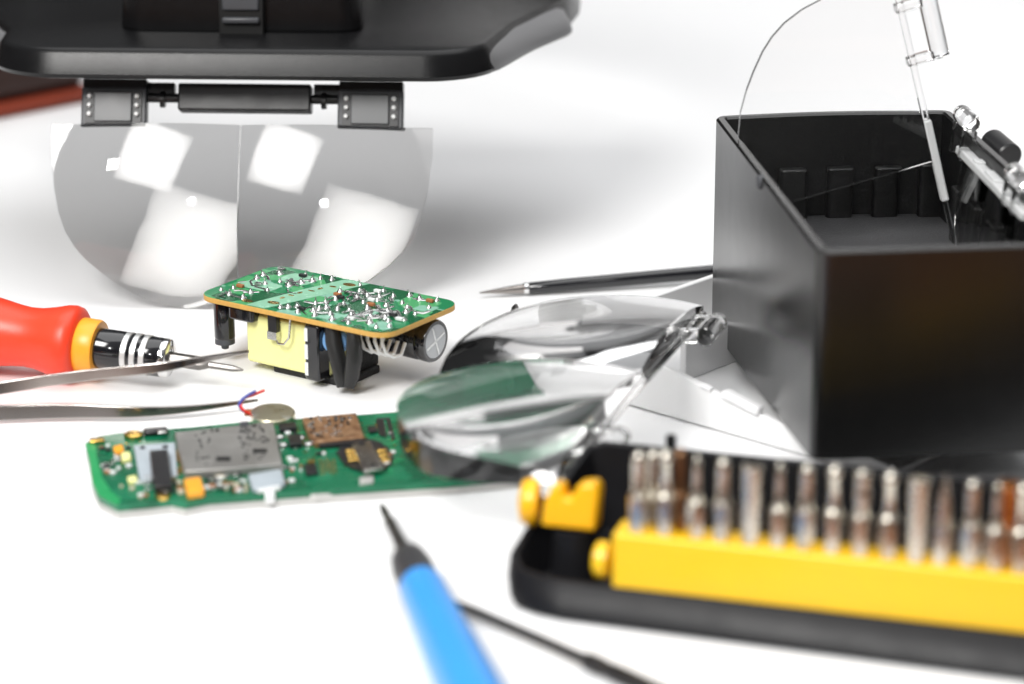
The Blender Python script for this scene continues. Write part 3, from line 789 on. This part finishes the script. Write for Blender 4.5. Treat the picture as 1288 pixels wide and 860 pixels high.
# ------------------------------------------------------------------ clips of the clear plates
def clear_clip(F, v, parent, w=12.0, off=6.0):
    m = MB(); fbox(m, F, -off + 1.6, .6, v - w / 2, v - w / 2 + 2.2, -1.7, 1.7)
    c = make('clip', m, M_glass, parent, world=True, bevel=.4)
    m = MB(); fbox(m, F, -off + 1.6, .6, v + w / 2 - 2.2, v + w / 2, -1.7, 1.7); make('clip_arm', m, M_glass, c, world=True, bevel=.4)
    m = MB(); m.lathe([(1.6, 0), (2.2, .4), (2.2, w - .4), (1.6, w)], axis(F(-off, v - w / 2, 0), F(-off, v + w / 2, 0)), 20)
    make('clip_barrel', m, M_glass, c, world=True)

# foreground spare plate: one end rests on the rim of the bit case, the other over the white tray
O = P(806, 477, 19.0); Ef = P(884, 391, 20.0); En = P(700, 602, 15.0); Tp = P(547, 474, 17.0)
lp = thing('spare_lens_plate', 'clear two-lens magnifier plate lying across the green phone board and white tray', 'lens plate', (O.x, O.y, 0))
def plate_frame(O, U, W):
    n = U.cross(W).normalized()
    return lambda u, v, q: O + U * (u / 47) + W * (v / 48.5) + n * q
FF = plate_frame(O, Tp - O, Ef - O); FN = plate_frame(O, Tp - O, O - En)
make('lens', lens_half(FF, 1, Rs=340, Rb=90, rad=34.5, c=(21.5, 23.5)), M_glass, lp, world=True, smooth=30)
make('lens', lens_half(FN, -1, Rs=340, Rb=90, rad=34.5, c=(21.5, 23.5)), M_glass, lp, world=True, smooth=30)
m = MB(); fbox(m, FF, -1.7, -.05, .2, 46, -.9, .9); make('edge_bar', m, M_glass, lp, world=True, bevel=.5)
m = MB(); fbox(m, FN, -1.7, -.05, -46, -.2, -.9, .9); make('edge_bar', m, M_glass, lp, world=True, bevel=.5)
clear_clip(FF, 35, lp); clear_clip(FN, -33, lp)

# upright half plate in the box
O1 = PW(1172, 203, NL + dn * 91, NL + dn * 91 + rt)
F1 = frame(O1, (-.965, -.12, -.255), (-.10, .03, .97))
up1 = thing('lens_plate', 'clear half-round lens standing upright in the black box', 'lens', (O1.x, O1.y, 0))
make('lens', lens_half(F1, 1, base=1.2, Rs=700, scale=.93), M_glass, up1, world=True, smooth=30)
m = MB(); fbox(m, F1, -1.9, -.05, -10, 10, -1.1, 1.1); make('edge_bar', m, M_frost, up1, world=True, bevel=.4)
m = MB(); fbox(m, F1, -1.6, -.05, 10.1, 48, -.8, .8); make('edge_bar', m, M_glass, up1, world=True, bevel=.3)
m = MB(); fbox(m, F1, -1.5, -.4, -24, -10.1, -.6, .6); make('foot', m, M_glass, up1, world=True, bevel=.2)
clear_clip(F1, 31, up1, w=15, off=7.4)

# second plate with its frosted bar along the right wall
O2 = P(1246, 232, 52); E2 = P(1202, 180, 53.5)
F2 = frame(O2, (-.12, .0, -1), (E2 - O2))
up2 = thing('lens_plate', 'clear lens with frosted top bar hanging along the right wall inside the black box', 'lens', (O2.x, O2.y, 0))
for s in (-1, 1):
    make('lens', lens_half(F2, s, base=1.2, Rs=500, scale=.5), M_glass, up2, world=True, smooth=30)
m = MB(); fbox(m, F2, -2.0, -.05, -30, 27, -1.5, 1.5); make('edge_bar', m, M_frost, up2, world=True, bevel=.4)
m = MB(); fbox(m, F2, -2.6, -1.9, -6, 3, -1.2, 1.2); fbox(m, F2, -2.6, -1.9, 10, 13, -1.2, 1.2); make('bar_step', m, M_frost, up2, world=True, bevel=.2)
clear_clip(F2, 27, up2, w=10, off=8.5); clear_clip(F2, -19, up2, w=9, off=7)

# ------------------------------------------------------------------ bit case
c0 = P(768, 738, 7.0); c1 = P(1288, 797, 7.0)
ca = math.atan2(c1.y - c0.y, c1.x - c0.x)
cs = thing('bit_case', 'open black tool bit case with yellow bit rack at the lower right', 'bit case', (c0.x, c0.y, 0), ca)
# tray outline in local coordinates (x along the case, y away): wall height varies from front lip to back
LCX = 150.0
def tray_ring(g, zf, zbk):
    o = [(-9, -.2 - g), (-15 - g * .5, 1.0 - g), (-19.8 - g * .8, 3.8 - g * .6), (-22.3 - g, 8.5), (-21.4 - g, 14), (-19.2 - g, 24), (-17.6 - g, 34), (-16.4 - g, 41), (-13.5 - g, 44.5 + g), (LCX + g, 44.5 + g), (LCX + g, -.8 - g)]
    return [(x, y, zf + (zbk - zf) * max(0, min(1, (y - 6) / 38)) ** .8) for x, y in o]
def low(rg, d): return [(x, y - d * (1 + .6 * max(0, x) / 80) if y < 20 else y, z) for x, y, z in rg]
rings = [low(tray_ring(-2.2, .2, .2), 4.0), low(tray_ring(-1.2, 1.0, 1.2), 4.2), low(tray_ring(-.2, 4, 9), 2.4), tray_ring(0, 6.4, 19), tray_ring(-.4, 6.9, 19.6), tray_ring(-1.6, 6.9, 19.6), tray_ring(-2.4, 5, 15), tray_ring(-4.4, 1.8, 1.8)]
n = len(rings[0]); vs = [p for r_ in rings for p in r_]; fs = []
for i in range(len(rings) - 1):
    for k in range(n):
        k2 = (k + 1) % n; fs.append((i * n + k, i * n + k2, (i + 1) * n + k2, (i + 1) * n + k))
fs.append(tuple(range(n - 1, -1, -1))); fs.append(tuple(range((len(rings) - 1) * n, len(rings) * n)))
m = MB(); m.add(vs, fs); make('case_tray', m, M_case, cs, bevel=.9, seg=3, smooth=55)
m = MB(); m.prism(rrect(0, .6, LCX - 6, 8.6, .8, 4), 6.2, 17.6)
rk = make('bit_rack', m, M_yellow, cs, bevel=.7, seg=3)
m = MB(); m.box((7.5, 8.8, 18.4), (5, 2.2, 2.0)); make('rack_rib', m, M_yellow, rk, bevel=.5)
q = LP(cs, 754, 719, 9.0)
m = MB(); m.lathe([(2.6, 0), (3.5, .4), (3.5, 2.4), (2.8, 3.0)], axis((-1.2, 4.6, 10.4), (-4, 4.6, 10.4)), 28); make('pivot_disc', m, M_yellow, rk)
# yellow catch with two prongs on a black post
cq = LP(cs, 720, 648, 15.0)
m = MB(); m.prism([(-5.6, -4), (5.2, -4), (5.6, 4), (4.8, 5.5), (1.6, 5.0), (.2, 1.8), (-1.2, 2.0), (-1.6, 4.2), (-3.4, 4.6), (-5.0, 1.0)], -2.6, 2.6, Matrix.Translation((cq.x, cq.y, 17.0)) @ Matrix.Rotation(R(84), 4, 'X'))
cl = make('catch', m, M_amber, cs, bevel=.7, seg=3)
m = MB(); m.lathe([(4.6, 2.4), (4.4, 8), (4.0, 12.6)], Matrix.Translation((cq.x + .6, cq.y, 0)), 24); make('catch_post', m, M_case, cs)
q = LP(cs, 668, 622, 17.0)
m = MB(); m.lathe([(2.6, 0), (4.6, .7), (4.8, 2.2), (4.0, 3.8), (1.5, 4.4)], axis((q.x + 2, q.y, 15.6), (q.x - 2, q.y - .8, 15.8)), 28); make('pivot_disc', m, M_amber, cs)
m = MB(); m.tube([(q.x + 1, q.y, 15.8), (cq.x - 3, cq.y, 16.2)], 1.4, 12); make('pivot_pin', m, M_case, cs)
m = MB(); bp = LP(cs, 843, 566, 19.5); m.box((bp.x, 43.2, 20.4), (2.0, 1.6, 4.4)); make('back_peg', m, M_case, cs, bevel=.4)
m = MB(); m.box((LCX / 2 + 5, 24, 2.6), (LCX - 20, 1.6, 2.0)); m.box((9, 26, 5), (1.6, 32, 7)); make('inner_fence', m, M_case, cs, bevel=.4)

# bits: one prototype per kind, placed as separate objects
BITS = {
 'ball': [(2.0, 0), (2.0, 6.6), (1.75, 7.1), (1.3, 7.8), (1.15, 9.0), (1.05, 13.2), (1.35, 13.8), (1.45, 14.6), (1.1, 15.5), (.4, 15.9)],
 'round': [(2.0, 0), (2.0, 6.4), (1.8, 7.0), (1.35, 7.9), (1.3, 13.5), (1.25, 14.8), (.9, 15.4), (.4, 15.6)],
 'socket': [(2.0, 0), (2.0, 6.5), (2.0, 14.6), (1.9, 15.2), (1.3, 15.3), (1.2, 14.0), (.2, 13.9)],
 'thin': [(2.0, 0), (2.0, 6.2), (1.7, 6.9), (1.0, 8.2), (.8, 12), (.75, 15.0), (.3, 15.6)],
 'tiered': [(2.0, 0), (2.0, 6.4), (1.8, 7.0), (1.4, 7.7), (1.55, 9.4), (1.6, 11.5), (1.35, 12.0), (1.5, 13.6), (1.55, 15.0), (1.1, 15.7), (.3, 15.8)],
 'point': [(2.0, 0), (2.0, 6.0), (1.75, 6.7), (1.5, 8), (1.2, 11), (.7, 14), (.2, 16.2)],
}
KD = {'ball': 'ball-ended', 'round': 'round-tipped', 'socket': 'straight thick', 'thin': 'thin-tipped', 'tiered': 'stepped', 'point': 'pointed'}
ORD = ['first', 'second', 'third', 'fourth', 'fifth', 'sixth', 'seventh', 'eighth', 'ninth', 'tenth', 'eleventh', 'twelfth', 'thirteenth', 'fourteenth', 'fifteenth', 'sixteenth', 'seventeenth']
PROTO = {}
def place_bit(px, kind, dh, label, mat=M_bit, row=3.6):
    key = (kind, mat.name)
    x = LW(cs, PW(px, 640, WM[cs] @ V((0, row, 0)), WM[cs] @ V((100, row, 0)))).x
    if key not in PROTO:
        r = thing('driver_bit', label, 'bit')
        pr_ = BITS[kind]
        k = next(i for i, p in enumerate(pr_) if p[0] < 1.9) if kind != 'socket' else 2
        m = MB(); m.lathe([(1.9, -2)] + pr_[:k] + [(pr_[k][0], pr_[k][1])], None, 6 if kind != 'socket' else 24); make('hex_shank', m, mat, r, smooth=30, bevel=.12)
        m = MB(); m.lathe(pr_[k:] if kind != 'socket' else pr_[2:], None, 20); make('bit_tip', m, mat, r, smooth=45)
        PROTO[key] = r; o = r
    else:
        src = PROTO[key]; o = src.copy(); col.objects.link(o)
        for ch in src.children:
            c = ch.copy(); col.objects.link(c); c.parent = o
    w = WM[cs] @ V((x, row, 17.65 + dh))
    o.location = w * S; o.rotation_euler = (0, 0, ca + random.uniform(-.5, .5))
    tag(o, label, 'bit', 'driver bits standing in the yellow rack')
seq = [(803, 'round', 0), (837, 'ball', .6), (876, 'thin', .2), (909, 'round', .4), (945, 'socket', 0), (980, 'thin', .5), (1014, 'round', .8), (1049, 'ball', .9), (1084, 'tiered', .7), (1119, 'ball', .8), (1155, 'socket', .6), (1188, 'point', .8), (1223, 'round', 1.0), (1254, 'thin', .8), (1287, 'ball', .9), (1322, 'round', .6)]
for i, (px, kd, dh) in enumerate(seq):
    place_bit(px, kd, dh, f'{KD[kd]} steel driver bit, {ORD[i]} from left in the front row of the yellow rack')
place_bit(821, 'round', -.6, 'steel bit in the back row between the first and second front bits', M_bit, 6.6)
place_bit(855, 'round', .2, 'brown tinted bit in the back row behind the second and third front bits', M_oldbit, 6.6)
place_bit(1268, 'socket', .6, 'thick copper coloured bit in the back row near the right edge', M_copper, 6.6)

# ------------------------------------------------------------------ blue handled pick
a = P(479, 634, 4.0); k1 = P(514, 704, 6.0); b = P(628, 945, 9.5)
bl = thing('blue_handled_pick', 'blue handled pick with dark pointed blade in the foreground', 'pick', (b.x, b.y, 0))
ax_a = axis(a, k1); L1 = (k1 - a).length
m = MB(); m.lathe([(.2, 0), (.55, 1.5), (.9, 6), (.85, 10), (1.2, 12), (1.15, 20), (1.35, 26), (1.5, L1), (1.5, L1 + 2)], ax_a, 20); make('blade', m, M_gunmetal, bl, world=True)
ax_b = axis(k1, b)
m = MB(); m.lathe([(1.7, -2.5), (2.6, -2), (3.5, 0), (3.95, 4), (4.05, 10), (4.0, 18)], ax_b, 28); make('collar', m, M_collar, bl, world=True)
m = MB(); m.lathe([(3.6, 15), (4.25, 15.3), (4.4, 17), (4.5, 26), (4.9, 42), (5.4, 62), (5.9, 85), (5.9, 110), (5, 118), (2, 121)], ax_b, 36); make('handle', m, M_blue, bl, world=True)

# ------------------------------------------------------------------ thin dark rod next to the blue handle
pts = [P(556, 753, 1.8), P(600, 770, 1.8), P(700, 813, 1.8), P(735, 829, 1.8), P(765, 843, 1.8), P(840, 876, 1.8)]
rp = thing('dental_probe', 'thin black probe lying beside the blue handled pick', 'probe', (pts[2].x, pts[2].y, 0))
m = MB(); m.tube(pts[:4], [.7, .95, 1.0, 1.1], 12); make('rod', m, M_gunmetal, rp, world=True)
m = MB(); m.lathe([(1.2, 0), (1.7, .8), (1.75, 4.6), (1.45, 5.4), (1.6, 6.2), (1.75, 9), (1.7, 26), (1.2, 28)], axis(pts[3], pts[5]), 20); make('knurled_grip', m, M_gunmetal, rp, world=True)

# ------------------------------------------------------------------ light
w = bpy.data.worlds.new('World'); sc.world = w; w.use_nodes = True
wt = w.node_tree; bg = wt.nodes['Background']; bg.inputs['Strength'].default_value = 1.0
wc = wt.nodes.new('ShaderNodeTexCoord'); ws = wt.nodes.new('ShaderNodeSeparateXYZ'); wr = wt.nodes.new('ShaderNodeValToRGB')
wt.links.new(wc.outputs['Generated'], ws.inputs['Vector']); wt.links.new(ws.outputs['Z'], wr.inputs['Fac']); wt.links.new(wr.outputs['Color'], bg.inputs['Color'])
e = wr.color_ramp.elements
e[0].position = 0.0; e[0].color = (.02, .017, .015, 1); e[1].position = 1.0; e[1].color = (.40, .41, .42, 1)
q = e.new(.22); q.color = (.035, .032, .03, 1); q = e.new(.6); q.color = (.24, .245, .25, 1)

def lamp(name, loc, target, size, watts, color=(1, 1, 1), sy=None, roll=0, soft=False):
    L = bpy.data.lights.new(name, 'AREA'); L.shape = 'RECTANGLE'; L.size = size; L.size_y = sy or size; L.energy = watts; L.color = color
    o = bpy.data.objects.new(name, L); col.objects.link(o)
    if soft:                    # softbox diffuser: brighter in the middle than at its rim
        L.use_nodes = True; nt = L.node_tree; em = next(x for x in nt.nodes if x.type == 'EMISSION')
        g = nt.nodes.new('ShaderNodeNewGeometry'); sp = nt.nodes.new('ShaderNodeSeparateXYZ'); nt.links.new(g.outputs['Parametric'], sp.inputs['Vector'])
        def mth(op, a, b=None):
            n = nt.nodes.new('ShaderNodeMath'); n.operation = op
            for i, v in enumerate((a, b)):
                if v is None: continue
                if isinstance(v, (int, float)): n.inputs[i].default_value = v
                else: nt.links.new(v, n.inputs[i])
            return n.outputs[0]
        u = mth('MULTIPLY', sp.outputs['X'], mth('SUBTRACT', 1.0, sp.outputs['X'])); v = mth('MULTIPLY', sp.outputs['Y'], mth('SUBTRACT', 1.0, sp.outputs['Y']))
        k = mth('POWER', mth('MULTIPLY', mth('ABSOLUTE', mth('MULTIPLY', u, v)), 16.0), .55)
        nt.links.new(mth('MULTIPLY', mth('ADD', k, .06), 1.55), em.inputs['Strength'])
    o.location = loc
    q = (V(target) - V(loc)).to_track_quat('-Z', 'Y') @ Matrix.Rotation(roll, 3, 'Z').to_quaternion()
    o.rotation_mode = 'QUATERNION'; o.rotation_quaternion = q
    return o
lamp('key_softbox', (-.36, -.63, .65), (-.05, 0, .02), .42, 9.8, (1, .985, .96), roll=R(-5), soft=True)
lamp('top_fill', (.12, .15, 1.2), (.08, .13, 0), 1.3, 11.5)  # broad overhead fill, added to lift the background and soften shadows

lamp('flash_lamp', (-.10, -.80, .40), (-.08, 0, .02), .04, .6)

# ------------------------------------------------------------------ camera
cd = bpy.data.cameras.new('Camera'); co = bpy.data.objects.new('Camera', cd); col.objects.link(co)
co.location = CAM * S; co.rotation_euler = (math.pi / 2 - PITCH, 0, 0)
cd.sensor_width = 36; cd.lens = 100; cd.clip_start = .02; cd.clip_end = 20
cd.dof.use_dof = True; cd.dof.focus_distance = .685; cd.dof.aperture_fstop = 10
sc.camera = co

sc.render.engine = 'CYCLES'
sc.cycles.use_denoising = True
sc.cycles.max_bounces = 14; sc.cycles.transmission_bounces = 12; sc.cycles.glossy_bounces = 6
sc.cycles.sample_clamp_indirect = 45
sc.view_settings.view_transform = 'Standard'; sc.view_settings.look = 'None'
sc.view_settings.exposure = 0; sc.view_settings.gamma = 1
